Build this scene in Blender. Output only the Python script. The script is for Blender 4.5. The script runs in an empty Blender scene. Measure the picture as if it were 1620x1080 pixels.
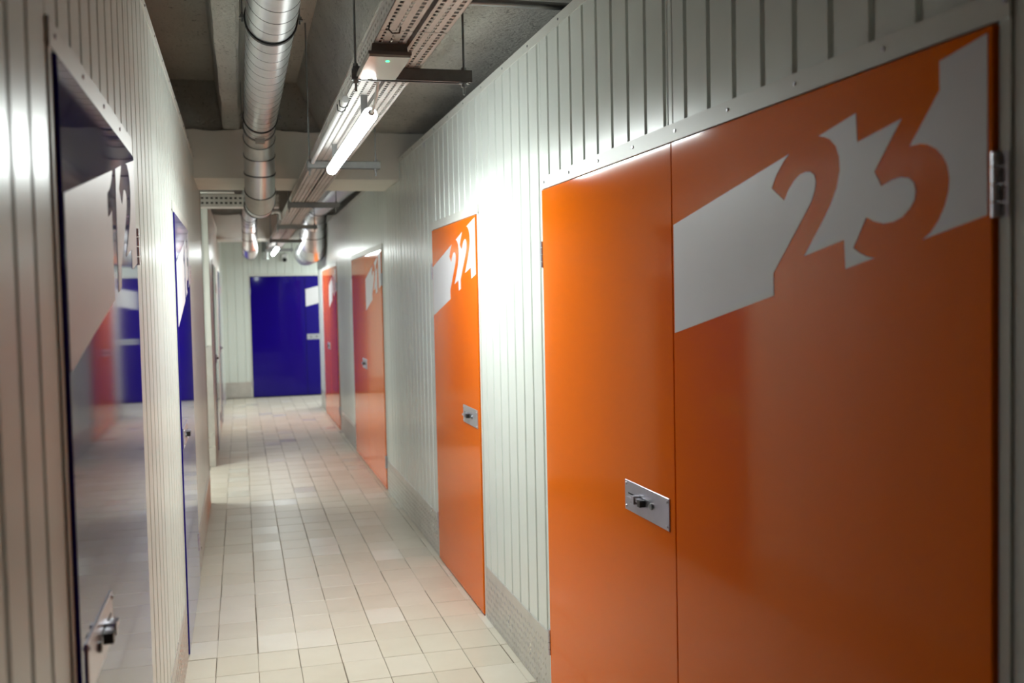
import bpy, bmesh, math, random
from mathutils import Matrix, Vector
from mathutils.geometry import tessellate_polygon
random.seed(7)
S = bpy.context.scene
COL = S.collection
PI = math.pi

# ---------------------------------------------------------------- camera
F_PX, VPX, VPY, ROLL = 1592.48, 380.03, 476.41, 0.0209          # focal length in pixels and corridor vanishing point, 1620x1080
def camera_axes():
    dy = Vector((VPX - 810, -(VPY - 540), -F_PX)).normalized()
    xv = 810 + F_PX * F_PX / (810 - VPX)
    yv = VPY - ROLL * (xv - VPX)
    dx = Vector((xv - 810, -(yv - 540), -F_PX))
    dx = (dx - dy * dx.dot(dy)).normalized()
    dz = dx.cross(dy)
    return Matrix((dx, dy, dz))
cam_data = bpy.data.cameras.new('camera')
cam = bpy.data.objects.new('camera', cam_data)
COL.objects.link(cam)
cam_data.sensor_width = 36.0
cam_data.lens = F_PX / 1620 * 36.0
cam_data.clip_start = 0.05
cam.matrix_world = Matrix.Translation((0, 0, 1.6)) @ camera_axes().to_4x4()
cam_data.dof.use_dof = True
cam_data.dof.focus_distance = 3.7
cam_data.dof.aperture_fstop = 3.0
S.camera = cam

# ---------------------------------------------------------------- world, exposure, lamp strengths
w = bpy.data.worlds.new('world'); S.world = w; w.use_nodes = True
w.node_tree.nodes['Background'].inputs[0].default_value = (0.5, 0.52, 0.55, 1)
w.node_tree.nodes['Background'].inputs[1].default_value = 0.0
S.view_settings.view_transform = 'Standard'
S.view_settings.look = 'None'
S.view_settings.gamma = 1.0
S.view_settings.use_curve_mapping = False
S.view_settings.exposure = 0.15
S.cycles.max_bounces = 9
S.cycles.adaptive_threshold = 0.018
S.cycles.caustics_reflective = False
S.cycles.caustics_refractive = False
LAMP = 40.0            # glow of a tube lamp's frosted cover
LAMP_W = 26.0          # power of its LED strip, shining down

# ---------------------------------------------------------------- materials
def srgb(r, g, b):
    f = lambda c: (c / 255 / 12.92) if c <= 10 else ((c / 255 + 0.055) / 1.055) ** 2.4
    return (f(r), f(g), f(b), 1)
def new_mat(name):
    m = bpy.data.materials.new(name); m.use_nodes = True
    nt = m.node_tree
    return m, nt, nt.nodes['Principled BSDF']
def link(nt, a, b): nt.links.new(a, b)
def tex_coord(nt, kind='Object', scale=(1, 1, 1)):
    tc = nt.nodes.new('ShaderNodeTexCoord'); mp = nt.nodes.new('ShaderNodeMapping')
    mp.inputs['Scale'].default_value = scale
    link(nt, tc.outputs[kind], mp.inputs[0]); return mp.outputs[0]
def noise(nt, vec, scale, detail=4, rough=0.55):
    n = nt.nodes.new('ShaderNodeTexNoise'); n.inputs['Scale'].default_value = scale
    n.inputs['Detail'].default_value = detail; n.inputs['Roughness'].default_value = rough
    link(nt, vec, n.inputs['Vector']); return n.outputs['Fac']
def ramp(nt, fac, stops):
    r = nt.nodes.new('ShaderNodeValToRGB'); el = r.color_ramp.elements
    while len(el) < len(stops): el.new(0.5)
    for e, (p, c) in zip(el, stops): e.position = p; e.color = c
    link(nt, fac, r.inputs[0]); return r.outputs[0]
def bump(nt, fac, strength, dist, bsdf, prev=None):
    b = nt.nodes.new('ShaderNodeBump'); b.inputs['Strength'].default_value = strength; b.inputs['Distance'].default_value = dist
    link(nt, fac, b.inputs['Height'])
    if prev is not None: link(nt, prev, b.inputs['Normal'])
    link(nt, b.outputs[0], bsdf.inputs['Normal']); return b.outputs[0]

def mat_plain(name, c, rough=0.5, metal=0.0, spec=0.5, coat=0.0, coat_rough=0.1, var=0.06, nscale=6, wave=0.0):
    m, nt, b = new_mat(name)
    v = tex_coord(nt, 'Object')
    n = noise(nt, v, nscale)
    lo = tuple(x * (1 - var) for x in c[:3]) + (1,); hi = tuple(min(1, x * (1 + var)) for x in c[:3]) + (1,)
    link(nt, ramp(nt, n, [(0.3, lo), (0.7, hi)]), b.inputs['Base Color'])
    b.inputs['Roughness'].default_value = rough; b.inputs['Metallic'].default_value = metal
    b.inputs['Specular IOR Level'].default_value = spec
    b.inputs['Coat Weight'].default_value = coat; b.inputs['Coat Roughness'].default_value = coat_rough
    if wave:
        v2 = tex_coord(nt, 'Object', (1.3, 1, 0.8)); bump(nt, noise(nt, v2, 2.2, 1), wave, 0.02, b)
    return m

M = {}
M['panel'] = mat_plain('painted_sheet', srgb(222, 227, 221), 0.28, spec=0.5, var=0.02, nscale=2, wave=0.05)
M['trim'] = mat_plain('painted_trim', srgb(218, 219, 212), 0.4, var=0.02)
M['core'] = mat_plain('dark_core', srgb(26, 25, 24), 0.9)
M['orange'] = mat_plain('orange_enamel', srgb(240, 112, 0), 0.5, spec=0.0, coat=1.0, coat_rough=0.08, var=0.025, nscale=1.2, wave=0.08)
M['orange'].node_tree.nodes['Principled BSDF'].inputs['Coat IOR'].default_value = 1.2
M['blue'] = mat_plain('blue_enamel', srgb(27, 11, 124), 0.5, spec=0.0, coat=1.0, coat_rough=0.05, var=0.03, nscale=1.2, wave=0.08)
M['blue'].node_tree.nodes['Principled BSDF'].inputs['Coat IOR'].default_value = 1.3
M['band'] = mat_plain('white_print', srgb(222, 219, 222), 0.4, spec=0.4, var=0.015)
M['steel'] = mat_plain('lock_steel', srgb(205, 204, 212), 0.3, metal=0.75, var=0.05, nscale=20)
M['darksteel'] = mat_plain('dark_steel', srgb(70, 68, 66), 0.4, metal=0.8)
M['zinc'] = mat_plain('zinc_rod', srgb(150, 152, 152), 0.42, metal=0.9, var=0.1, nscale=30)
M['black'] = mat_plain('black_rubber', srgb(18, 18, 19), 0.6)
M['white'] = mat_plain('white_plastic', srgb(232, 232, 230), 0.35, var=0.01)
M['greyplastic'] = mat_plain('grey_plastic', srgb(150, 146, 140), 0.5, var=0.03)
M['paint_beam'] = mat_plain('painted_beam', srgb(242, 238, 228), 0.7, var=0.03, nscale=3)

def mat_galv(name, c, rough, metal=1.0):
    m, nt, b = new_mat(name)
    v = tex_coord(nt, 'Object')
    n = noise(nt, v, 9, 5); n2 = noise(nt, v, 2.2, 2)
    link(nt, ramp(nt, n, [(0.25, tuple(x * 0.82 for x in c[:3]) + (1,)), (0.75, c)]), b.inputs['Base Color'])
    b.inputs['Metallic'].default_value = metal
    r = ramp(nt, n2, [(0.3, (rough * 0.8,) * 3 + (1,)), (0.7, (rough * 1.2,) * 3 + (1,))])
    link(nt, r, b.inputs['Roughness'])
    bump(nt, n2, 0.08, 0.02, b)
    return m
M['galv'] = mat_galv('galvanised_duct', srgb(228, 230, 230), 0.36)
M['seam'] = mat_galv('duct_seam', srgb(120, 122, 124), 0.4)
M['tray'] = mat_galv('galvanised_tray', srgb(216, 212, 208), 0.6)
M['plate'] = mat_galv('tread_plate', srgb(214, 211, 206), 0.32, 0.55)

def mat_concrete(name, lo, hi, bumpd):
    m, nt, b = new_mat(name)
    v = tex_coord(nt, 'Object')
    n = noise(nt, v, 2.3, 6, 0.65); f = noise(nt, v, 70, 6, 0.7); p = noise(nt, v, 42, 3, 0.6)
    big = ramp(nt, n, [(0.3, lo), (0.7, hi)])
    pits = ramp(nt, p, [(0.30, (0.45, 0.44, 0.42, 1)), (0.38, (1, 1, 1, 1))])
    mx = nt.nodes.new('ShaderNodeMix'); mx.data_type = 'RGBA'; mx.blend_type = 'MULTIPLY'; mx.inputs[0].default_value = 1
    link(nt, big, mx.inputs[6]); link(nt, pits, mx.inputs[7]); link(nt, mx.outputs[2], b.inputs['Base Color'])
    b.inputs['Roughness'].default_value = 0.9
    pb = bump(nt, p, 0.9, bumpd * 2.0, b)
    bump(nt, f, 0.9, bumpd * 1.4, b, pb)
    return m
M['concrete'] = mat_concrete('rough_concrete', srgb(168, 165, 156), srgb(196, 193, 184), 0.008)
M['soffit'] = mat_concrete('soffit_concrete', srgb(196, 190, 179), srgb(210, 205, 194), 0.003)
M['ribcon'] = mat_concrete('rib_concrete', srgb(196, 193, 184), srgb(222, 219, 210), 0.008)

def mat_tile(name, by_island):
    m, nt, b = new_mat(name)
    if by_island:
        g = nt.nodes.new('ShaderNodeNewGeometry'); rnd = g.outputs['Random Per Island']
    else:
        g = nt.nodes.new('ShaderNodeObjectInfo'); rnd = g.outputs['Random']
    base = ramp(nt, rnd, [(0.0, srgb(212, 202, 185)), (0.45, srgb(217, 208, 191)), (0.85, srgb(220, 211, 196)), (1.0, srgb(229, 223, 211))])
    v = tex_coord(nt, 'Generated' if not by_island else 'Object')
    gg = nt.nodes.new('ShaderNodeNewGeometry')
    n = noise(nt, gg.outputs['Position'], 5, 5, 0.6)
    st = ramp(nt, n, [(0.25, (0.93, 0.92, 0.905, 1)), (0.65, (1, 1, 1, 1))])
    mx = nt.nodes.new('ShaderNodeMix'); mx.data_type = 'RGBA'; mx.blend_type = 'MULTIPLY'; mx.inputs[0].default_value = 1
    link(nt, base, mx.inputs[6]); link(nt, st, mx.inputs[7]); link(nt, mx.outputs[2], b.inputs['Base Color'])
    r = ramp(nt, rnd, [(0.0, (0.37, 0.37, 0.37, 1)), (0.9, (0.40, 0.40, 0.40, 1)), (0.98, (0.22, 0.22, 0.22, 1))])
    link(nt, r, b.inputs['Roughness'])
    n3 = noise(nt, gg.outputs['Position'], 14, 3); bump(nt, n3, 0.12, 0.004, b)
    return m
M['tile'] = mat_tile('floor_tile_glaze', False)
M['tile_far'] = mat_tile('floor_tile_glaze_far', True)
M['grout'] = mat_plain('tile_grout', srgb(120, 108, 92), 0.9, var=0.25, nscale=8)

def mat_emit(name, c, strength):
    m, nt, b = new_mat(name)
    b.inputs['Base Color'].default_value = c
    b.inputs['Emission Color'].default_value = c
    b.inputs['Emission Strength'].default_value = strength
    return m
M['lamp'] = mat_emit('lit_diffuser', (0.93, 1.0, 0.98, 1), LAMP)
M['lamp_back'] = mat_emit('glowing_lamp_back', (0.93, 1.0, 0.98, 1), LAMP * 0.10)
M['led'] = mat_emit('green_indicator', (0.05, 1.0, 0.35, 1), 3.0)
m, nt, b = new_mat('clear_cover')
b.inputs['Base Color'].default_value = srgb(225, 228, 218); b.inputs['Roughness'].default_value = 0.12
b.inputs['Coat Weight'].default_value = 1.0; b.inputs['Coat Roughness'].default_value = 0.03; b.inputs['Specular IOR Level'].default_value = 0.9
M['cover'] = m

# ---------------------------------------------------------------- mesh helpers
class MB:
    def __init__(self): self.v = []; self.f = []
    def quad(self, a, b, c, d):
        i = len(self.v); self.v += [a, b, c, d]; self.f.append((i, i + 1, i + 2, i + 3))
    def box(self, x0, x1, y0, y1, z0, z1):
        i = len(self.v)
        self.v += [(x, y, z) for z in (z0, z1) for y in (y0, y1) for x in (x0, x1)]
        for q in ((0, 2, 3, 1), (4, 5, 7, 6), (0, 1, 5, 4), (2, 6, 7, 3), (0, 4, 6, 2), (1, 3, 7, 5)):
            self.f.append(tuple(i + k for k in q))
        return self
    def bevel_box(self, x0, x1, y0, y1, z0, z1, b):
        # box whose front (low y) edges are chamfered
        i = len(self.v)
        self.v += [(x0, y0 + b, z0), (x1, y0 + b, z0), (x1, y0 + b, z1), (x0, y0 + b, z1),
                   (x0 + b, y0, z0 + b), (x1 - b, y0, z0 + b), (x1 - b, y0, z1 - b), (x0 + b, y0, z1 - b),
                   (x0, y1, z0), (x1, y1, z0), (x1, y1, z1), (x0, y1, z1)]
        for q in ((4, 5, 6, 7), (0, 1, 5, 4), (1, 2, 6, 5), (2, 3, 7, 6), (3, 0, 4, 7),
                  (8, 9, 1, 0), (9, 10, 2, 1), (10, 11, 3, 2), (11, 8, 0, 3), (9, 8, 11, 10)):
            self.f.append(tuple(i + k for k in q))
        return self
    def tube(self, path, r, n=12, cap=True):
        P = [Vector(p) for p in path]; k0 = len(self.v)
        d0 = (P[1] - P[0]).normalized()
        up = Vector((0, 0, 1)) if abs(d0.z) < 0.9 else Vector((1, 0, 0))
        nx = d0.cross(up).normalized(); ny = nx.cross(d0).normalized()
        rad = r if hasattr(r, '__len__') else [r] * len(P)
        for i, p in enumerate(P):
            din = (P[i] - P[i - 1]).normalized() if i else d0
            dout = (P[i + 1] - P[i]).normalized() if i < len(P) - 1 else din
            if i:   # carry the frame along
                nx = (nx - din * nx.dot(din)).normalized(); ny = nx.cross(din).normalized()
            bi = (din + dout).normalized()
            for k in range(n):
                a = 2 * PI * k / n
                off = nx * math.cos(a) * rad[i] + ny * math.sin(a) * rad[i]
                t = -off.dot(bi) / max(0.2, din.dot(bi))
                self.v.append(tuple(p + off + din * t))
        for i in range(len(P) - 1):
            for k in range(n):
                a = k0 + i * n + k; b = k0 + i * n + (k + 1) % n
                self.f.append((a, b, b + n, a + n))
        if cap:
            self.f.append(tuple(k0 + k for k in range(n))); e = k0 + (len(P) - 1) * n
            self.f.append(tuple(e + n - 1 - k for k in range(n)))
        return self
    def prism(self, poly, y0, y1):
        # polygon in x-z, extruded from y0 (front) to y1
        n = len(poly); i0 = len(self.v)
        area = sum(poly[k][0] * poly[(k + 1) % n][1] - poly[(k + 1) % n][0] * poly[k][1] for k in range(n))
        if area < 0: poly = list(reversed(poly))
        self.v += [(x, y0, z) for x, z in poly] + [(x, y1, z) for x, z in poly]
        for t in tessellate_polygon([[Vector((x, z, 0)) for x, z in poly]]):
            a, b, c = t
            (x1, z1), (x2, z2), (x3, z3) = poly[a], poly[b], poly[c]
            if (x2 - x1) * (z3 - z1) - (x3 - x1) * (z2 - z1) < 0: b, c = c, b
            self.f.append((i0 + a, i0 + b, i0 + c)); self.f.append((i0 + n + a, i0 + n + c, i0 + n + b))
        for k in range(n):
            j = (k + 1) % n; self.f.append((i0 + k, i0 + n + k, i0 + n + j, i0 + j))
        return self
    def mesh(self, name, mat, smooth=False, fix=False):
        me = bpy.data.meshes.new(name); me.from_pydata(self.v, [], self.f)
        me.materials.append(M[mat] if isinstance(mat, str) else mat)
        if fix:
            bm = bmesh.new(); bm.from_mesh(me); bmesh.ops.recalc_face_normals(bm, faces=bm.faces); bm.to_mesh(me); bm.free()
        if smooth:
            me.polygons.foreach_set('use_smooth', [True] * len(me.polygons)); me.set_sharp_from_angle(angle=math.radians(38))
        me.update(); return me
    def build(self, name, mat, parent=None, smooth=False, fix=True):
        return put(name, self.mesh(name, mat, smooth, fix), parent)
def put(name, me, parent=None, loc=None, rot=None):
    o = bpy.data.objects.new(name, me); COL.objects.link(o)
    if parent is not None: o.parent = parent
    if loc is not None: o.location = loc
    if rot is not None: o.rotation_euler = rot
    return o
def empty(name, loc=(0, 0, 0), rz=0.0):
    o = bpy.data.objects.new(name, None); COL.objects.link(o); o.location = loc; o.rotation_euler = (0, 0, rz)
    o.empty_display_size = 0.05; return o
def tag(o, label=None, cat=None, group=None, kind=None):
    if label: o['label'] = label
    if cat: o['category'] = cat
    if group: o['group'] = group
    if kind: o['kind'] = kind
    return o

# ---------------------------------------------------------------- layout of the place (metres)
XR, XL = 1.14, -0.28          # corridor faces
WTOP = 2.61                   # top of the sheet walls
YB, YEND = -5.0, 17.2         # back end and far end wall
Y_SIDE0, Y_SIDE1 = 8.32, 10.15    # side passage on the left
Y_RC = 15.34                  # corner where the right wall ends
BEAM1, BEAM2 = (7.3, 8.08), (14.35, 15.1)
BEAM_Z, BEAM_PAINT, SOFFIT, RIB_Z = 2.455, 2.79, 3.13, 2.80
DH = 2.0                      # door height

# ---------------------------------------------------------------- floor with single tiles
TW, TL, T0X, T0Y = 0.1795, 0.2395, -0.1525, 4.425
floor = MB().box(-4.2, 4.2, YB - 0.2, YEND + 0.2, -0.12, -0.003).build('floor', 'grout')
tag(floor, 'beige ceramic tiled corridor floor with brown joints', kind='structure')
tile_mesh = []
for k in range(4):
    g = 0.0014; a = TW / 2 - g; c = TL / 2 - 0.0026; e = 0.0016; t = MB()
    t.v = [(-a, -c, -0.004), (a, -c, -0.004), (a, c, -0.004), (-a, c, -0.004), (-a, -c, -e), (a, -c, -e), (a, c, -e), (-a, c, -e),
           (-a + e, -c + e, 0), (a - e, -c + e, 0), (a - e, c - e, 0), (-a + e, c - e, 0)]
    for q in ((8, 9, 10, 11), (4, 5, 9, 8), (5, 6, 10, 9), (6, 7, 11, 10), (7, 4, 8, 11), (0, 1, 5, 4), (1, 2, 6, 5), (2, 3, 7, 6), (3, 0, 4, 7)): t.f.append(q)
    tile_mesh.append(t.mesh('tile', 'tile'))
def floor_area(x, y):
    if XL - 0.1 < x < XR + 0.1 and YB < y < YEND: return True
    if -3.6 < x <= XL and Y_SIDE0 - 0.1 < y < Y_SIDE1 + 0.1: return True
    if XR <= x < 3.6 and Y_RC - 0.1 < y < YEND: return True
    return False
spots = []
for i in range(-20, 22):
    for j in range(-41, 56):
        x, y = T0X + (i + 0.5) * TW, T0Y + (j + 0.5) * TL
        if floor_area(x, y): spots.append((x, y, i))
near = [s for s in spots if XL - 0.1 < s[0] < XR + 0.1 and s[1] > 3.7 and s[1] - (s[0] - XL) * -0.1 > 3.9]
near.sort(key=lambda s: s[1])
near = set(near[:300])
far = MB()
for s in spots:
    x, y, i = s
    j = random.uniform(-0.0015, 0.0015); tz = random.uniform(-0.0006, 0.0004)
    if s in near:
        o = put('tile', random.choice(tile_mesh), floor, (x + j, y + random.uniform(-0.002, 0.002), tz), (random.uniform(-.0006, .0006), random.uniform(-.0006, .0006), 0))
    else:
        src = tile_mesh[0]; i0 = len(far.v)
        far.v += [(x + v.co.x + j, y + v.co.y, tz + v.co.z) for v in src.vertices]
        far.f += [tuple(i0 + k for k in p.vertices) for p in src.polygons]
tag(far.build('tile_field', 'tile_far', floor, fix=False), kind='stuff')

# ---------------------------------------------------------------- ceiling, ribs, beams
ceil = MB().box(-4.2, 4.2, YB - 0.2, YEND + 0.2, SOFFIT, 3.35).build('ceiling', 'soffit')
tag(ceil, 'raw grey concrete slab ceiling between ribs and beams', kind='structure')
def rib(x0, x1, s0, s1, y0, y1, mat):
    poly = [(x0, RIB_Z), (x0 + 0.012, RIB_Z - 0.006), (x1 - 0.012, RIB_Z - 0.006), (x1, RIB_Z), (x1 + s1, SOFFIT + 0.01), (x0 - s0, SOFFIT + 0.01)]
    mb = MB(); n = 40
    for k in range(n + 1):          # a cast surface is never quite straight
        y = y0 + (y1 - y0) * k / n
        for q, (x, z) in enumerate(poly):
            j = 0.004 if q < 4 else 0
            mb.v.append((x + random.uniform(-j, j), y, z + random.uniform(-j, j) * 0.5))
    for k in range(n):
        for q in range(6):
            a = k * 6 + q; b = k * 6 + (q + 1) % 6; mb.f.append((a, b, b + 6, a + 6))
    mb.f.append(tuple(range(6))); mb.f.append(tuple(n * 6 + 5 - q for q in range(6)))
    return mb.build('concrete_rib', mat, ceil)
rib(-0.075, 0.03, 0.05, 0.06, YB, BEAM1[0] + 0.02, 'ribcon')
rib(0.585, 1.55, 0.16, 0.1, YB, BEAM1[0] + 0.02, 'ribcon')
rib(-1.6, -0.85, 0.1, 0.12, YB, BEAM1[0] + 0.02, 'concrete')
rib(-0.9, -0.6, 0.05, 0.06, BEAM1[1] - 0.02, BEAM2[0] + 0.02, 'concrete')
for (a, b_) in (BEAM1, BEAM2):
    MB().box(-4.1, 4.1, a + 0.03, b_ - 0.02, BEAM_PAINT - 0.02, SOFFIT + 0.02).build('concrete_beam', 'concrete', ceil)
    mb = MB(); n = 120; top = []
    for k in range(n + 1):
        x = -4.1 + 8.2 * k / n; top.append((x, BEAM_PAINT + 0.006 * math.sin(x * 9) + random.uniform(-0.006, 0.006)))
    mb.prism([(4.1, BEAM_Z), (-4.1, BEAM_Z)] + top, a, b_)
    mb.build('painted_beam', 'paint_beam', ceil)

# ---------------------------------------------------------------- sheet walls
FRAMES = {'R': (XR, -PI / 2), 'L': (XL, PI / 2)}
G_PITCH = 0.134
def sheet(parent, u0, u1, z0, z1, off, name='sheet_panel', d=0.0):
    """one profiled steel sheet: flats with recessed vertical grooves on the pitch, edges folded back"""
    prof = [(u0 + 0.0015, d + 0.016), (u0 + 0.0015, d + 0.0015), (u0 + 0.004, d)]
    k = math.ceil((u0 - off + 0.02) / G_PITCH)
    while True:
        g = off + k * G_PITCH
        if g > u1 - 0.02: break
        prof += [(g - 0.011, d), (g - 0.0065, d + 0.009), (g + 0.0065, d + 0.009), (g + 0.011, d)]; k += 1
    prof += [(u1 - 0.004, d), (u1 - 0.0015, d + 0.0015), (u1 - 0.0015, d + 0.016)]
    mb = MB()
    for (u, dd) in prof: mb.v += [(u, dd, z0), (u, dd, z1)]
    for i in range(len(prof) - 1): mb.f.append((2 * i, 2 * i + 2, 2 * i + 3, 2 * i + 1))
    return mb.build(name, 'panel', parent, fix=False)

_rivet = MB()
for k in range(8):
    a = 2 * PI * k / 8; _rivet.v += [(0.0055 * math.cos(a), 0, 0.0055 * math.sin(a)), (0.0035 * math.cos(a), -0.003, 0.0035 * math.sin(a))]
for k in range(8):
    a = 2 * k; b2 = 2 * ((k + 1) % 8); _rivet.f.append((a, b2, b2 + 1, a + 1))
_rivet.f.append(tuple(2 * k + 1 for k in range(8)))
RIVET = _rivet.mesh('rivet', 'zinc', fix=True)

_loz = [(-0.015, 0), (-0.007, 0.0052), (0.007, 0.0052), (0.015, 0), (0.007, -0.0052), (-0.007, -0.0052)]
def kick_plate(parent, u0, u1, h, d=-0.004, pitch=0.032):
    p = MB().bevel_box(u0, u1, d, 0.012, 0.002, h, 0.0012).build('kick_plate', 'plate', parent)
    mb = MB(); nu = int((u1 - u0 - 0.02) / pitch); nz = int((h - 0.02) / pitch)
    for i in range(nu):
        for j in range(nz):
            cu = u0 + 0.02 + i * pitch; cz = 0.018 + j * pitch; ang = PI / 4 if (i + j) % 2 else -PI / 4
            ca, sa = math.cos(ang), math.sin(ang); i0 = len(mb.v)
            for (a, b2) in _loz: mb.v.append((cu + a * ca - b2 * sa, d, cz + a * sa + b2 * ca))
            for s in (-0.005, 0.005): mb.v.append((cu + s * ca, d - 0.0032, cz + s * sa))
            for q in ((0, 6, 1), (0, 5, 6), (1, 6, 7, 2), (5, 4, 7, 6), (2, 7, 3), (4, 3, 7)): mb.f.append(tuple(i0 + k for k in q))
    t = mb.build('tread_pattern', 'plate', p, fix=False); t['kind'] = 'stuff'
    return p

def make_wall(name, label, loc, rz, length, openings, seams, off, kicks, ztops, trim=True, kick_h=0.262):
    """local frame: x along the wall (left to right for a viewer facing it), y into the wall, z up.
       openings (u0,u1) of doors; ztops: list of (u0,u1,z) where the wall is lower"""
    core = MB()
    cuts = sorted(set([0.0, length] + [v for o in openings for v in o] + [v for t in ztops for v in t[:2]] + [s for s in seams if 0 < s < length]))
    def ztop(u):
        for a, b2, z in ztops:
            if a <= u <= b2: return z
        return WTOP
    spans = []
    for a, b2 in zip(cuts[:-1], cuts[1:]):
        if b2 - a < 1e-4: continue
        mid = (a + b2) / 2; z0 = 0.0
        for o in openings:
            if o[0] <= mid <= o[1]: z0 = DH + 0.012
        spans.append((a, b2, z0, ztop(mid)))
        core.box(a, b2, 0.016, 0.05, z0, ztop(mid) - 0.003)
    root = core.build(name, 'core')
    root.location = loc; root.rotation_euler = (0, 0, rz)
    tag(root, label, kind='structure')
    for (a, b2, z0, z1) in spans: sheet(root, a, b2, z0, z1, off)
    if trim:
        edges = []; u = 0.0
        runs = sorted([(a, b2) for a, b2, z in ztops])
        for a, b2 in runs + [(length, length)]:
            if a - u > 0.05: edges.append((u, a))
            u = b2
        for a, b2 in edges:
            t = MB().box(a, b2, -0.003, 0.05, WTOP - 0.038, WTOP).build('top_trim', 'trim', root)
            k = a + 0.2
            while k < b2: put('rivet', RIVET, t, (k, -0.003, WTOP - 0.019)); k += 0.40
    for (a, b2) in kicks: kick_plate(root, a, b2, kick_h)
    return root

def uR(y): return Y_RC - y            # distance along the right wall from its far corner
DOORS_R = [(14.45, 12.35), (10.587, 8.311), (6.015, 4.849), (3.718, 1.316)]
FR = 0.028
opR = [(uR(a) - FR, uR(b2) + FR) for a, b2 in DOORS_R]
seamR = [uR(3.718 + FR + 1.19 * k) for k in range(-8, 10)] + [uR(2.526)]
kicksR = [(0.0, opR[0][0]), (opR[0][1], opR[1][0]), (opR[1][1], opR[2][0]), (opR[2][1], opR[3][0]), (opR[3][1], opR[3][1] + 0.9)]
seamR = [s for s in seamR if not any(abs(s - e) < 0.12 for o in opR for e in o)]
wall_right = make_wall('wall_right', 'long right wall of off-white grooved steel sheets with orange doors', (XR, Y_RC, 0), -PI / 2, Y_RC - YB, opR, seamR,
                       uR(3.649), kicksR, [(uR(BEAM1[1]), uR(BEAM1[0]), BEAM_Z - 0.004), (uR(BEAM2[1]), uR(BEAM2[0]), BEAM_Z - 0.004)])
def uL(y): return y - YB
DOORS_L = [(1.748, 2.941), (4.714, 5.93)]
opL = [(uL(a) - FR, uL(b2) + FR) for a, b2 in DOORS_L]
seamL = [uL(1.72 - 1.19 * k) for k in range(1, 5)] + [uL(3.83), uL(7.12)]
wall_left = make_wall('wall_left', 'near left wall of off-white grooved steel sheets with blue doors', (XL, YB, 0), PI / 2, Y_SIDE0 - YB, opL, seamL,
                      uL(1.97), [(0.0, opL[0][0]), (opL[0][1], opL[1][0]), (opL[1][1], Y_SIDE0 - YB)], [(uL(BEAM1[0]), uL(BEAM1[1]), BEAM_Z - 0.004)])
FAR_L = [(11.2, 12.4), (13.7, 14.9)]
def uF(y): return y - Y_SIDE1
opF = [(uF(a) - FR, uF(b2) + FR) for a, b2 in FAR_L]
wall_far_left = make_wall('wall_far_left', 'far left wall of off-white sheets beyond the side passage', (XL, Y_SIDE1, 0), PI / 2, YEND - Y_SIDE1, opF, [], 0.07,
                          [(0.0, opF[0][0]), (opF[0][1], opF[1][0]), (opF[1][1], YEND - Y_SIDE1)], [(uF(BEAM2[0]), uF(BEAM2[1]), BEAM_Z - 0.004)])
END_DOOR = (0.165, 1.05, 1.935)
opE = [(END_DOOR[0] - FR + 0.5, END_DOOR[2] + FR + 0.5)]
wall_end = make_wall('wall_end', 'end wall of off-white sheets around the wide blue door', (-0.5, YEND, 0), 0, 4.2, opE, [0.45 + 0.28, 2.9], 0.15,
                     [(0.22, opE[0][0]), (opE[0][1], 4.2)], [])
wall_side = make_wall('wall_side_passage', 'white sheet wall facing out of the left side passage', (-3.6, Y_SIDE1, 0), 0, 3.6 + XL, [], [1.1, 2.2], 0.03, [], [])
kick_plate(wall_side, 2.9, 3.6 + XL + 0.004, 1.17, pitch=0.034)
for nm, lb, lo, rz, ln in (('wall_side_near', 'hidden near wall of the left side passage', (XL, Y_SIDE0, 0), PI, 3.6 + XL), ('wall_side_end', 'end of the left side passage', (-3.6, Y_SIDE0, 0), PI / 2, Y_SIDE1 - Y_SIDE0),
                           ('wall_right_passage', 'hidden near wall of the right passage at the end', (4.0, Y_RC, 0), PI, 4.0 - XR), ('wall_right_end', 'end of the passage on the right', (3.7, YEND, 0), -PI / 2, YEND - Y_RC),
                           ('wall_back', 'sheet wall closing the corridor behind', (XR, YB, 0), PI, XR - XL)):
    make_wall(nm, lb, lo, rz, ln, [], [], 0.05, [], [])
# plain masonry around the storage units, above and behind the sheet walls
mb = MB().box(-4.3, -4.1, YB - 0.3, YEND + 0.4, 0, 3.3).box(4.1, 4.3, YB - 0.3, YEND + 0.4, 0, 3.3).box(-4.3, 4.3, YB - 0.4, YB - 0.2, 0, 3.3).box(-4.3, 4.3, YEND + 0.2, YEND + 0.4, 0, 3.3)
tag(mb.build('wall_outer', 'concrete'), 'bare concrete walls enclosing the storage hall', kind='structure')
# white folded corner trims
for n_, (x, y, a, b2, z_) in enumerate(((XR - 0.004, Y_RC + 0.004, 0.06, -0.06, 0.005), (XL + 0.004, Y_SIDE0 + 0.004, -0.05, -0.05, 0.265), (XL + 0.004, Y_SIDE1 - 0.004, -0.05, 0.05, 1.175))):
    mb = MB().box(min(x, x + (0.003 if a > 0 else -0.003)), max(x, x + (0.003 if a > 0 else -0.003)), min(y, y + b2), max(y, y + b2), z_, WTOP - 0.01)
    mb.box(min(x, x + a), max(x, x + a), min(y, y + math.copysign(0.003, b2)), max(y, y + math.copysign(0.003, b2)), z_, WTOP - 0.01)
    tag(mb.build('trim_%d' % (n_ + 1), 'trim'), ['white folded corner trim ending the right wall', 'white folded corner trim ending the near left wall', 'white folded corner trim on the far left wall'][n_], kind='structure')

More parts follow.
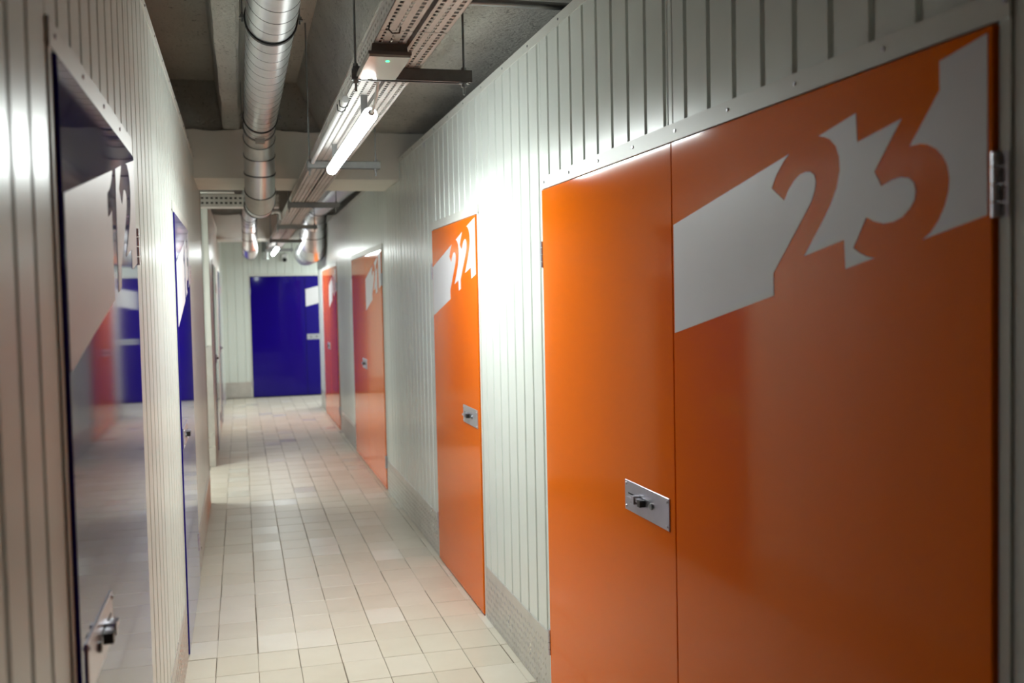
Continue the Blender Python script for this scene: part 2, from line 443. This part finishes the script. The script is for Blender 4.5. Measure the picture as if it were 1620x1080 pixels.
# ---------------------------------------------------------------- printed number bands, leaf coordinates (x from the leaf's left edge, z)
def topl(u): return 1.778 + 0.180 * u
def botl(u): return 1.488 + 0.186 * u
TWO_L = [(0.602, 1.886), (0.579, 1.872), (0.551, 1.849), (0.529, 1.822), (0.583, 1.790), (0.601, 1.812), (0.623, 1.828), (0.645, 1.838), (0.666, 1.841), (0.684, 1.839),
         (0.699, 1.831), (0.704, 1.818), (0.700, 1.799), (0.690, 1.781), (0.665, 1.757), (0.534, 1.637), (0.535, 1.588)]         # left contour of a first 2
TWO_R = [(0.659, 1.669), (0.720, 1.727), (0.755, 1.763), (0.778, 1.796), (0.789, 1.829), (0.787, 1.855), (0.776, 1.877), (0.756, 1.893), (0.736, 1.901), (0.716, 1.906)]  # right contour, going up
B0, B1 = 0.012, 1.188
FIRST2 = [(B0, topl(B0))] + TWO_L + [(B0, botl(B0))]
THREE_MID = [(0.842, 1.929), (0.846, 1.874), (0.977, 1.895), (0.899, 1.813), (0.919, 1.784), (0.950, 1.792), (0.973, 1.794), (0.996, 1.790), (1.010, 1.781), (1.015, 1.766), (1.012, 1.750),
             (1.000, 1.737), (0.980, 1.724), (0.954, 1.717), (0.926, 1.716), (0.897, 1.722), (0.874, 1.732), (0.832, 1.677), (0.851, 1.667), (0.874, 1.659), (0.897, 1.655), (0.806, 1.638), (0.802, 1.694)]
THREE_END = [(B1, 1.990), (B1, 1.710), (1.034, 1.681), (1.055, 1.692), (1.076, 1.712), (1.090, 1.733), (1.099, 1.756), (1.101, 1.777), (1.096, 1.799), (1.084, 1.817), (1.068, 1.830), (1.047, 1.840), (1.028, 1.844), (1.000, 1.844), (1.078, 1.925), (1.077, 1.972)]
SH = 0.285
TWO2_MID = [(0.880, 1.937), (0.860, 1.916), (0.838, 1.896), (0.816, 1.873), (0.868, 1.843), (0.889, 1.868), (0.910, 1.884), (0.935, 1.894), (0.958, 1.896), (0.976, 1.889), (0.986, 1.873), (0.984, 1.853), (0.973, 1.834), (0.948, 1.808), (0.819, 1.690), (0.819, 1.641), (0.768, 1.632), (0.765, 1.688)]
TWO2_END = [(B1, 1.990), (B1, 1.709), (1.083, 1.690), (1.079, 1.746), (0.936, 1.722), (0.998, 1.780), (1.034, 1.815), (1.057, 1.850), (1.068, 1.882), (1.064, 1.912), (1.050, 1.935), (1.020, 1.953), (0.993, 1.958)]
ONE_L = [(0.688, 1.900), (0.668, 1.880), (0.645, 1.863), (0.611, 1.847), (0.579, 1.838), (0.576, 1.786), (0.610, 1.793), (0.652, 1.808), (0.645, 1.640), (0.645, 1.608)]
ONE_R = [(0.728, 1.624), (0.744, 1.910)]
def shift(p, d): return [(u + d, z + 0.18 * d) for u, z in p]
ONE2_MID = shift(ONE_L, 0.27) + [(0.806, 1.640), (0.802, 1.694)]
ONE2_END = [(B1, 1.990), (B1, 1.709), (1.020, 1.678), (1.014, 1.958)]
ELL = lambda cx, cz, a, b2, t0, t1, n=9: [(cx + a * math.cos(t0 + (t1 - t0) * k / n), cz + 0.18 * a * math.cos(t0 + (t1 - t0) * k / n) + b2 * math.sin(t0 + (t1 - t0) * k / n)) for k in range(n + 1)]
NUMBERS = {
    '23': [FIRST2, TWO_R + THREE_MID, THREE_END],
    '22': [FIRST2, TWO_R + TWO2_MID, TWO2_END],
    '21': [FIRST2, TWO_R + ONE2_MID, ONE2_END],
    '20': [FIRST2, TWO_R + [(0.90, 1.938)] + ELL(0.945, 1.815, 0.125, 0.135, PI * 0.62, PI * 1.38) + [(0.90, 1.655), (0.806, 1.640), (0.802, 1.694)],
           ELL(0.945, 1.815, 0.045, 0.075, 0, 2 * PI * 0.96, 14), [(B1, 1.990), (B1, 1.709), (1.0, 1.676)] + ELL(0.945, 1.815, 0.125, 0.135, -PI * 0.35, PI * 0.35) + [(1.0, 1.955)]],
    '12': [[(B0, topl(B0))] + ONE_L + [(B0, botl(B0))], [(0.744, 1.910), (0.870, 1.934), (0.845, 1.905), (0.808, 1.872), (0.862, 1.838), (0.884, 1.862), (0.908, 1.878), (0.930, 1.882), (0.951, 1.880), (0.972, 1.868), (0.968, 1.845), (0.945, 1.815), (0.882, 1.757), (0.800, 1.686), (0.790, 1.640), (0.728, 1.626)],
           [(B1, 1.988), (B1, 1.709), (1.056, 1.688), (1.050, 1.740), (0.918, 1.716), (0.990, 1.775), (1.035, 1.815), (1.060, 1.855), (1.070, 1.890), (1.062, 1.920), (1.040, 1.940), (1.005, 1.952), (0.975, 1.952)]],
    '13': [[(B0, topl(B0))] + ONE_L + [(B0, botl(B0))], [(0.728, 1.626), (0.744, 1.910)] + THREE_MID, THREE_END],
    'end': [[(0.012, topl(0.012)), (0.56, topl(0.56)), (0.54, botl(0.54)), (0.012, botl(0.012))], [(0.66, topl(0.66)), (0.873, topl(0.873)), (0.873, botl(0.873)), (0.72, botl(0.72))]],
}

# ---------------------------------------------------------------- doors
HINGE = MB()
for k, (a, b2) in enumerate(((0, 0.022), (0.024, 0.050), (0.052, 0.076), (0.078, 0.100))): HINGE.tube([(0, -0.010, a), (0, -0.010, b2)], 0.0075, 10)
HINGE.box(-0.020, 0.0, -0.0055, -0.002, 0, 0.100).box(0.0, 0.020, -0.0055, -0.002, 0, 0.100)
HINGE_ME = HINGE.mesh('hinge', 'steel', fix=True)
SCREW = MB()
for k in range(8):
    a = 2 * PI * k / 8; SCREW.v += [(0.0055 * math.cos(a), 0, 0.0055 * math.sin(a)), (0.0035 * math.cos(a), -0.003, 0.0035 * math.sin(a))]
for k in range(8): SCREW.f.append((2 * k, 2 * ((k + 1) % 8), 2 * ((k + 1) % 8) + 1, 2 * k + 1))
SCREW.f.append(tuple(2 * k + 1 for k in range(8)))
SCREW_ME = SCREW.mesh('screw', 'steel', fix=True)
LEAF_D = -0.011
def lock_plate(parent, u0, flip):
    """stainless plate 0.33 x 0.092 with slotted bolt, staple and cylinder; flip mirrors left-right"""
    L, H = 0.33, 0.092
    s = -1 if flip else 1
    fx = lambda x: (L - x) if flip else x
    def bx(mb, a, b2, *r): mb.box(min(fx(a), fx(b2)), max(fx(a), fx(b2)), *r)
    mb = MB().bevel_box(0, L, LEAF_D - 0.0035, LEAF_D - 0.0002, 0, H, 0.001)
    p = mb.build('lock_plate', 'steel', parent); p.location = (u0, 0, 0.938)
    y = LEAF_D - 0.0035
    for (a, c) in ((0.012, 0.011), (0.012, H - 0.011), (L - 0.012, 0.011), (L - 0.012, H - 0.011)): put('screw', SCREW_ME, p, (a, y, c))
    mb = MB(); bx(mb, 0.03, 0.085, y - 0.0012, y + 0.001, 0.052, 0.056); mb.build('bolt_slot', 'black', p)
    mb = MB(); bx(mb, 0.05, 0.08, y - 0.0012, y + 0.001, 0.028, 0.040); mb.build('key_slot', 'black', p)
    mb = MB(); bx(mb, 0.05, 0.118, y - 0.018, y, 0.040, 0.050); bx(mb, 0.10, 0.118, y - 0.020, y, 0.036, 0.060); bx(mb, 0.116, 0.150, y - 0.016, y - 0.003, 0.044, 0.056)
    mb.build('lock_staple', 'steel', p)
    mb = MB(); bx(mb, 0.146, 0.166, y - 0.020, y - 0.002, 0.036, 0.056); mb.build('bolt_knob', 'darksteel', p)
    mb = MB(); c = fx(0.212); mb.tube([(c, y + 0.002, 0.047), (c, y - 0.006, 0.047)], 0.0095, 14); mb.tube([(c, y - 0.006, 0.047), (c, y - 0.0068, 0.047)], 0.004, 8)
    mb.build('lock_cylinder', 'zinc', p, smooth=True)
    return p
def make_door(name, label, wall_rz, origin, widths, mat, number, number_leaf, lock_leaf, lock_u, lock_flip, hinge_right, hinge_left, head_screws=True, leaf_open=0.0):
    root = empty(name, origin, wall_rz); tag(root, label, 'door', kind='structure')
    W = sum(widths); g = 0.004
    for a, b2 in ((-FR, -g), (W + g, W + FR)): MB().box(a, b2, -0.004, 0.05, 0.0, DH + 0.012).build('door_post', 'trim', root)
    hd = MB().box(-FR, W + FR, -0.006, 0.05, DH + 0.005, DH + 0.052).build('header_strip', 'trim', root)
    if head_screws:
        k = 0.02
        while k < W + 0.02: put('screw', SCREW_ME, hd, (k, -0.006, DH + 0.03)); k += 0.30
    MB().box(-g, W + g, 0.032, 0.05, 0, DH + 0.012).build('gap_shade_backing', 'core', root)  # dark sheet behind the leaves, standing in for shade in the door gaps
    u = 0.0
    for i, wd in enumerate(widths):
        lf = MB().bevel_box(u + 0.003, u + wd - 0.003, LEAF_D, 0.028, 0.010, DH, 0.0012).build('door_leaf', mat, root)
        if number and i == number_leaf:
            for poly in NUMBERS[number]:
                s = wd / 1.2
                MB().prism([(u + min(max(x * s, 0.005), wd - 0.006), min(z, DH - 0.005)) for x, z in poly], LEAF_D - 0.0009, LEAF_D + 0.0005).build('number_band', 'band', lf)
        u += wd
    if lock_leaf is not None: lock_plate(root, lock_u, lock_flip)
    for on, x in ((hinge_left, -0.006), (hinge_right, W + 0.006)):
        if on:
            for z in (0.19, 1.705): put('hinge', HINGE_ME, root, (x, LEAF_D + 0.010, z))
    return root
RZ, LZ = -PI / 2, PI / 2
make_door('door_23', 'wide orange double door numbered 23, nearest on the right wall', RZ, (XR, 3.718, 0), (1.202, 1.200), 'orange', '23', 1, 0, 0.835, False, True, True)
make_door('door_22', 'single orange door numbered 22 between the two grooved wall stretches', RZ, (XR, 6.015, 0), (1.166,), 'orange', '22', 0, 0, 0.80, False, False, True, False)
make_door('door_21', 'orange double door numbered 21 beyond the single orange door', RZ, (XR, 10.587, 0), (1.184, 1.092), 'orange', '21', 1, 0, 0.83, False, True, True, False)
make_door('door_20', 'farthest orange double door, numbered 20, at the corridor corner', RZ, (XR, 14.45, 0), (1.04, 1.06), 'orange', '20', 1, 0, 0.69, False, True, True, False)
make_door('door_12', 'nearest glossy blue door on the left wall, numbered 12', LZ, (XL, 1.748, 0), (1.193,), 'blue', '12', 0, 0, 0.05, True, True, False)
make_door('door_13', 'second glossy blue door on the left wall, numbered 13', LZ, (XL, 4.714, 0), (1.216,), 'blue', '13', 0, 0, 0.05, True, True, False, False)
make_door('door_2', 'blue door seen edge-on just past the left side passage', LZ, (XL, 11.2, 0), (1.2,), 'blue', None, 0, 0, 0.05, True, True, False, False)
make_door('door_3', 'blue door seen edge-on on the far left wall by the end wall', LZ, (XL, 13.7, 0), (1.2,), 'blue', None, 0, 0, 0.05, True, True, False, False)
make_door('door_1', 'wide matt blue double door closing the far end of the corridor', 0, (END_DOOR[0], YEND, 0), (0.885, 0.885), 'blue', 'end', 1, 1, 0.90, False, True, True, False)

# ---------------------------------------------------------------- ventilation ducts
def helix(mb, p0, p1, r, pitch, wid):
    p0, p1 = Vector(p0), Vector(p1); d = p1 - p0; L = d.length; d.normalize()
    nx = d.cross(Vector((0, 0, 1))).normalized(); ny = nx.cross(d); n = int(L / pitch * 36); i0 = len(mb.v)
    for k in range(n + 1):
        s = L * k / n; a = 2 * PI * s / pitch; e = nx * math.cos(a) + ny * math.sin(a)
        for (ds, dr) in ((-wid, -0.001), (-wid * 0.5, 0.0012), (wid * 0.5, 0.0012), (wid, -0.001)): mb.v.append(tuple(p0 + d * (s + ds) + e * (r + dr)))
    for k in range(n):
        for q in range(3): a = i0 + k * 4 + q; mb.f.append((a, a + 1, a + 5, a + 4))
def ring(mb, p, d, r, wid, thick):
    d = Vector(d).normalized(); p = Vector(p)
    mb.tube([p - d * wid, p - d * wid * 0.99, p + d * wid * 0.99, p + d * wid], [r - 0.002, r + thick, r + thick, r - 0.002], 36, False)
def duct(name, label, runs, elbows, straps, r, pitch, strap_top):
    root = empty(name, runs[0][0]); tag(root, label, 'duct', 'ventilation ducts under the ceiling')
    o = Vector(runs[0][0]); rel = lambda p: tuple(Vector(p) - o)
    for (a, b2) in runs:
        st = MB().tube([rel(a), rel(b2)], r, 40, True).build('spiral_pipe', 'galv', root, smooth=True)
        mb = MB(); helix(mb, rel(a), rel(b2), r, pitch, 0.0026); mb.build('spiral_seam', 'seam', st, smooth=True, fix=False)
    for path in elbows:
        el = MB().tube([rel(p) for p in path], r + 0.0015, 40, True).build('segment_elbow', 'galv', root)
        for p_ in el.data.polygons: p_.use_smooth = True
        el.data.set_sharp_from_angle(angle=math.radians(12))
        for i, p in enumerate(path):
            a = Vector(path[max(0, i - 1)]); b2 = Vector(path[min(len(path) - 1, i + 1)])
            cr = MB(); ring(cr, rel(p), b2 - a, r + 0.002, 0.005, 0.003); cr.build('elbow_seam', 'seam', el, smooth=True, fix=False)
    for p, d in straps:
        mb = MB(); ring(mb, rel(p), d, r, 0.013, 0.006); s_ = mb.build('hanger_strap', 'black', root, smooth=True, fix=False)
        q = Vector(rel(p))
        for sx in (-1, 1):
            cl = MB()
            x = q.x + sx * (r + 0.012)
            cl.box(min(x - sx * 0.016, x + sx * 0.012), max(x - sx * 0.016, x + sx * 0.012), q.y - 0.010, q.y + 0.010, q.z - 0.003, q.z + 0.003)
            cl.tube([(x, q.y, q.z - 0.016), (x, q.y, q.z + 0.02)], 0.004, 8); cl.box(x - 0.008, x + 0.008, q.y - 0.008, q.y + 0.008, q.z + 0.004, q.z + 0.012)
            cl.tube([(x, q.y, q.z + 0.01), (x, q.y, strap_top - o.z)], 0.003, 6)
            cl.build('strap_clamp', 'zinc', s_)
    return root
DX, DZ, DR = 0.148, 2.675, 0.095
def drop(y, x=DX, z0=DZ): return [(x, y, z0), (x, y + 0.06, z0), (x, y + 0.19, z0 - 0.045), (x, y + 0.29, z0 - 0.14), (x, y + 0.33, z0 - 0.25), (x, y + 0.39, z0 - 0.355), (x, y + 0.50, z0 - 0.415), (x, y + 0.72, z0 - 0.415)]
e1 = drop(6.40); e2 = drop(13.45)
under1 = [(DX, 7.12, DZ - 0.415), (DX, 8.13, DZ - 0.335)]
rise1 = [(DX, 8.13, DZ - 0.335), (DX, 8.25, DZ - 0.29), (DX, 8.42, DZ - 0.15), (DX, 8.56, DZ - 0.03), (DX, 8.70, DZ)]
dm = duct('ventilation_duct', 'long slim spiral duct running down the corridor beside the concrete rib',
          [((DX, YB + 0.05, DZ), (DX, 6.40, DZ)), under1, ((DX, 8.70, DZ), (DX, 13.45, DZ)), ((DX, 14.17, DZ - 0.415), (DX, 15.14, DZ - 0.335))],
          [e1, rise1, e2], [((DX, 4.0, DZ), (0, 1, 0)), ((DX, 6.1, DZ), (0, 1, 0)), ((DX, 1.6, DZ), (0, 1, 0)), ((DX, 13.0, DZ), (0, 1, 0))], DR, 0.15, SOFFIT)
mb = MB().box(DX - 0.028 - DX, 0.028, 6.33 - (YB + 0.05), 6.39 - (YB + 0.05), -DR - 0.022, -DR + 0.004); mb.build('damper_box', 'greyplastic', dm)
BX = [(1.10, 8.16, 2.805), (0.965, 13.1, 2.805)]
e3 = [(0.965, 13.1, 2.805), (0.962, 13.25, 2.79), (0.96, 13.45, 2.72), (0.96, 13.60, 2.60), (0.96, 13.66, 2.47), (0.96, 13.74, 2.35), (0.96, 13.90, 2.28), (0.96, 14.15, 2.275)]
duct('ventilation_duct', 'broad spiral duct dropping in a fat elbow beside the farthest orange door', [BX, ((0.96, 14.15, 2.275), (0.96, 15.2, 2.275))], [e3],
     [((1.063, 9.5, 2.805), (0, 1, 0)), ((0.976, 12.7, 2.805), (0, 1, 0))], 0.17, 0.16, SOFFIT)

# ---------------------------------------------------------------- cable trays with real slots
def perforated(mb, x0, x1, y0, y1, z, rows, pitch, slot, axis='z', thick=0.0016):
    """flat sheet lying in x-y at height z (axis 'z') or standing in y-z at x=z (axis 'x'); rows = slot centre offsets and widths"""
    def B(a, b2, c, d):
        if axis == 'z': mb.box(a, b2, c, d, z, z + thick)
        else: mb.box(z, z + thick, c, d, a, b2)
    edges = [x0]; 
    for c, wd in rows: edges += [c - wd / 2, c + wd / 2]
    edges.append(x1)
    for k in range(0, len(edges), 2): B(edges[k], edges[k + 1], y0, y1)
    for c, wd in rows:
        y = y0
        while y < y1:
            B(c - wd / 2, c + wd / 2, y, min(y + pitch - slot, y1)); y += pitch
TZ = 2.372
HANG = [1.05, 3.41, 5.74, 8.17, 10.6, 13.1, 15.4]
def cable_tray(x0, wd, z, label):
    root = empty('cable_tray', (x0, -4.0, z)); tag(root, label, 'cable tray', 'perforated cable trays under the ceiling')
    secs = [(-4.0, -1.02), (-1.02, 1.3), (1.3, 2.93), (2.935, 5.9), (5.905, 8.9), (8.905, 11.9), (11.905, 15.9)]
    for (a, b2) in secs:
        mb = MB(); a -= -4.0; b2 -= -4.0
        fine = a > 4.5
        perforated(mb, 0, wd, a, b2, 0, [(wd * 0.2, 0.012), (wd * 0.5, 0.009), (wd * 0.8, 0.012)], 0.034, 0.022)
        for sx in (0.0, wd - 0.0016): perforated(mb, 0.0, 0.055, a, b2, sx, [(0.018, 0.008), (0.038, 0.008)], 0.05, 0.016, 'x')
        mb.box(-0.004, 0.002, a, b2, 0.053, 0.056).box(wd - 0.002, wd + 0.004, a, b2, 0.053, 0.056)
        mb.build('tray_section', 'tray', root, fix=False)
    cb = MB()
    for k in range(3):
        px = wd * (0.25 + 0.25 * k); cb.tube([(px + 0.004 * math.sin(q * 1.7 + k), q * 0.5, 0.010 + 0.001 * k) for q in range(0, 40)], 0.006, 6)
    cb.build('cable_run', 'black', root, smooth=True)
    return root
cable_tray(0.414, 0.098, TZ, 'slotted steel cable tray directly above the glowing tube lamp')
cable_tray(0.523, 0.088, TZ, 'slotted steel cable tray on the side nearer the right wall')
# tray crossing the corridor behind the first beam
root = empty('cable_tray', (-3.2, 9.2, 2.43)); tag(root, 'grey slotted cable tray crossing over the corridor mouth of the side passage', 'cable tray', 'perforated cable trays under the ceiling')
mb = MB(); perforated(mb, 0.0, 0.105, 0.0, 3.56, 0, [(0.032, 0.017), (0.075, 0.017)], 0.040, 0.022, 'x')
mb.v = [(y, x, z) for x, y, z in mb.v]
mb.box(0, 3.56, 0, 0.2, -0.0016, 0).box(0, 3.56, 0.198, 0.2, 0, 0.105)
mb.build('tray_section', 'tray', root, fix=True)
MB().box(0.02, 3.54, 0.03, 0.17, 0.002, 0.085).build('dark_slot_fill', 'black', root)  # black block added inside the tray so its slots read dark
for x in (1.2, 2.6, 3.5): MB().tube([(x, 0.1, 0), (x, 0.1, SOFFIT - 2.43)], 0.004, 6).build('hanger_rod', 'zinc', root)
tag(MB().tube([(-3.3, 9.45, 2.60), (-0.02, 9.45, 2.60)], 0.032, 16).build('service_pipe', 'galv', smooth=True), 'horizontal metal pipe just above the crossing cable tray', 'pipe')
mb = MB().tube([(0.20, 8.9, 2.36), (0.335, 8.9, 2.36), (0.352, 8.9, 2.352), (0.36, 8.9, 2.335), (0.36, 8.9, 2.29)], 0.013, 12)
pp = empty('drain_pipe', (0.2, 8.9, 2.36)); tag(pp, 'thin white drain pipe bending down beside the slim duct', 'pipe')
mb.v = [(x - 0.2, y - 8.9, z - 2.36) for x, y, z in mb.v]; mb.build('pipe_run', 'white', pp, smooth=True)
for a, b2 in ((-0.01, 0.03), (0.075, 0.1)): MB().tube([(a, 0, 0), (b2, 0, 0)], 0.02, 12).build('pipe_socket', 'white', pp, smooth=True)

# hangers: channel under the trays on two threaded rods
for i, y in enumerate(HANG):
    root = empty('tray_hanger', (0.42, y, TZ - 0.041))
    tag(root, ['tray hanger overhead near the viewpoint', 'zinc tray hanger with long channel just behind the emergency light', 'zinc tray hanger by the far end of the bright tube lamp', 'tray hanger just behind the first painted beam',
               'tray hanger halfway between the two painted beams', 'tray hanger in front of the second beam, by the far lamp', 'last tray hanger near the end wall'][i], 'hanger', 'tray hangers along the corridor')
    ch = MB().box(-0.035, 0.37, -0.0205, -0.0185, 0, 0.04).box(-0.035, 0.37, 0.0185, 0.0205, 0, 0.04).box(-0.035, 0.37, -0.0205, 0.0205, 0.038, 0.04).box(-0.035, 0.37, -0.0205, -0.011, 0, 0.002).box(-0.035, 0.37, 0.011, 0.0205, 0, 0.002)
    ch.build('channel', 'zinc', root)
    for x in (-0.012 + 0.02, 0.345):
        top = (RIB_Z if (0.42 + x) > 0.58 and y < 7.2 else SOFFIT) - (TZ - 0.041)
        if x < 0.05: x = -0.024
        rd = MB().tube([(x, 0, -0.04), (x, 0, top)], 0.0042, 8).build('threaded_rod', 'zinc', root, smooth=True)
        MB().tube([(x, 0, -0.014), (x, 0, -0.002)], 0.0095, 6).tube([(x, 0, -0.003), (x, 0, 0)], 0.016, 14).build('nut', 'zinc', rd)
        MB().tube([(x, 0, 0.041), (x, 0, 0.052)], 0.0095, 6).build('nut', 'zinc', rd)
tag(MB().tube([(0.45, 3.62, 2.672), (1.1, 3.62, 2.672), (1.5, 3.62, 2.672)], 0.014, 12).build('support_bar', 'zinc', smooth=True), 'grey round bar running from the tray over the top of the right wall', 'bar')
cd = empty('conduit', (0.412, 3.95, TZ - 0.012)); tag(cd, 'thin white conduit clipped along the left edge of the cable tray', 'conduit')
MB().tube([(0, 0, 0), (0, 1.75, 0)], 0.0105, 12).build('conduit_pipe', 'white', cd, smooth=True)
MB().tube([(0, -0.05, 0), (0, 0.14, 0)], 0.0135, 12).build('conduit_sleeve', 'white', cd, smooth=True)
for y in (0.03, 0.12): MB().tube([(-0.016, y, 0.012), (-0.014, y, -0.012), (0, y, -0.0175), (0.014, y, -0.012), (0.022, y, 0.012)], 0.002, 6).build('cable_tie', 'black', cd)
tie = MB().tube([(0.432, 2.86, TZ + 0.002), (0.428, 2.86, TZ - 0.016), (0.44, 2.87, TZ - 0.024), (0.462, 2.885, TZ - 0.018), (0.468, 2.89, TZ + 0.002)], 0.0022, 6)
tag(tie.build('cable_tie', 'black', smooth=True), 'black cable tie looped through the tray ahead of the emergency light', 'cable tie')

# ---------------------------------------------------------------- emergency light on the tray
root = empty('emergency_light', (0.462, 3.08, TZ)); tag(root, 'boxy grey emergency light with glossy cover and green indicator under the tray', 'emergency light')
hb = MB(); hb.v = [(-0.052, 0.0, -0.001), (0.052, 0.0, -0.001), (0.052, 0.30, -0.001), (-0.052, 0.30, -0.001), (-0.056, -0.004, -0.026), (0.056, -0.004, -0.026), (0.056, 0.305, -0.026), (-0.056, 0.305, -0.026)]
hb.f = [(0, 1, 2, 3), (4, 7, 6, 5), (0, 4, 5, 1), (1, 5, 6, 2), (2, 6, 7, 3), (3, 7, 4, 0)]; hb.build('housing', 'greyplastic', root)
MB().box(-0.066, 0.066, -0.012, 0.314, -0.036, -0.026).build('bezel', 'greyplastic', root)
MB().box(-0.063, 0.063, -0.009, 0.311, -0.043, -0.036).build('cover', 'cover', root)
MB().tube([(0.0, 0.045, -0.0428), (0.0, 0.045, -0.0445)], 0.006, 10).build('indicator', 'led', root)

# ---------------------------------------------------------------- tube lamps
def tube_lamp(loc, rz, length, label, z_mount, power=1.0):
    root = empty('tube_lamp', loc, rz); tag(root, label, 'lamp', 'LED tube lamps')
    def shell(a0, a1, n, r, name, mat):      # part of the tube's round, closed by rounded ends
        mb = MB(); st = [(0.0, 0.55), (0.004, 0.85), (0.012, 1.0), (length - 0.012, 1.0), (length - 0.004, 0.85), (length, 0.55)]
        for (y, q) in st:
            for k in range(n + 1):
                a = a0 + (a1 - a0) * k / n; mb.v.append((r * q * math.cos(a), y, r * q * math.sin(a)))
        for i in range(len(st) - 1):
            for k in range(n): c = i * (n + 1) + k; mb.f.append((c, c + 1, c + n + 2, c + n + 1))
        e = (len(st) - 1) * (n + 1)
        mb.f.append(tuple(range(n + 1))); mb.f.append(tuple(e + n - k for k in range(n + 1)))
        return mb.build(name, mat, root, smooth=True)
    shell(PI * 1.0, PI * 2.0, 14, 0.0265, 'diffuser', 'lamp')
    shell(0.0, PI, 10, 0.0272, 'lamp_housing', 'lamp_back')
    ld = bpy.data.lights.new('led_strip', 'AREA'); ld.shape = 'RECTANGLE'; ld.size = 0.036; ld.size_y = length - 0.06; ld.energy = LAMP_W * power; ld.color = (0.92, 1.0, 0.975)
    lo = bpy.data.objects.new('led_strip', ld); COL.objects.link(lo); lo.parent = root; lo.location = (0, length / 2, -0.029)
    for y in (0.18, length - 0.18):
        MB().box(-0.012, 0.012, y - 0.008, y + 0.008, 0.026, z_mount).build('mount_clip', 'zinc', root)
    MB().tube([(0, 0.003, 0), (0, -0.03, 0.0)], 0.011, 12).build('cable_gland', 'white', root, smooth=True)
    MB().tube([(0, -0.028, 0), (0.004, -0.06, 0.01), (0.01, -0.10, 0.05), (0.012, -0.14, z_mount - 0.006)], 0.0055, 8).build('supply_cable', 'white', root, smooth=True)
    return root
tube_lamp((0.478, 3.69, 2.268), 0, 1.60, 'bright white tube lamp hanging under the near cable tray', TZ - 2.268)
tube_lamp((0.478, 13.3, 2.268), 0, 1.60, 'small distant tube lamp glowing in front of the end wall', TZ - 2.268)
tube_lamp((-0.95, 9.05, 2.37), PI / 2, 1.60, 'tube lamp inside the left side passage', 0.06, 1.7)
tube_lamp((3.0, 16.3, 2.40), PI / 2, 1.60, 'tube lamp in the passage to the right of the end door', 0.2)

# ---------------------------------------------------------------- small things at the far end
root = empty('security_camera', (0.735, YEND - 0.002, 2.30)); tag(root, 'small white security camera with black dome above the blue end door', 'camera')
MB().bevel_box(-0.055, 0.055, -0.06, 0, -0.05, 0.07, 0.01).build('camera_base', 'white', root)
bm = bmesh.new(); bmesh.ops.create_uvsphere(bm, u_segments=20, v_segments=12, radius=0.034); me = bpy.data.meshes.new('lens_dome'); bm.to_mesh(me); bm.free()
me.materials.append(M['black']); me.polygons.foreach_set('use_smooth', [True] * len(me.polygons)); put('lens_dome', me, root, (0, -0.066, -0.03))
root = empty('vent_outlet', (0.43, YEND - 0.14, 2.27)); tag(root, 'short galvanised vent pipe with collar on the end wall above the blue door', 'vent')
MB().tube([(0, 0, 0), (0, 0, 0.13)], 0.058, 24).build('vent_pipe', 'galv', root, smooth=True)
MB().tube([(0, 0, 0.13), (0, 0, 0.16), (0, 0, 0.42)], [0.066, 0.066, 0.06], 24).build('vent_collar', 'zinc', root, smooth=True)
MB().box(-0.02, 0.02, 0.03, 0.138, 0.10, 0.13).build('vent_bracket', 'zinc', root)
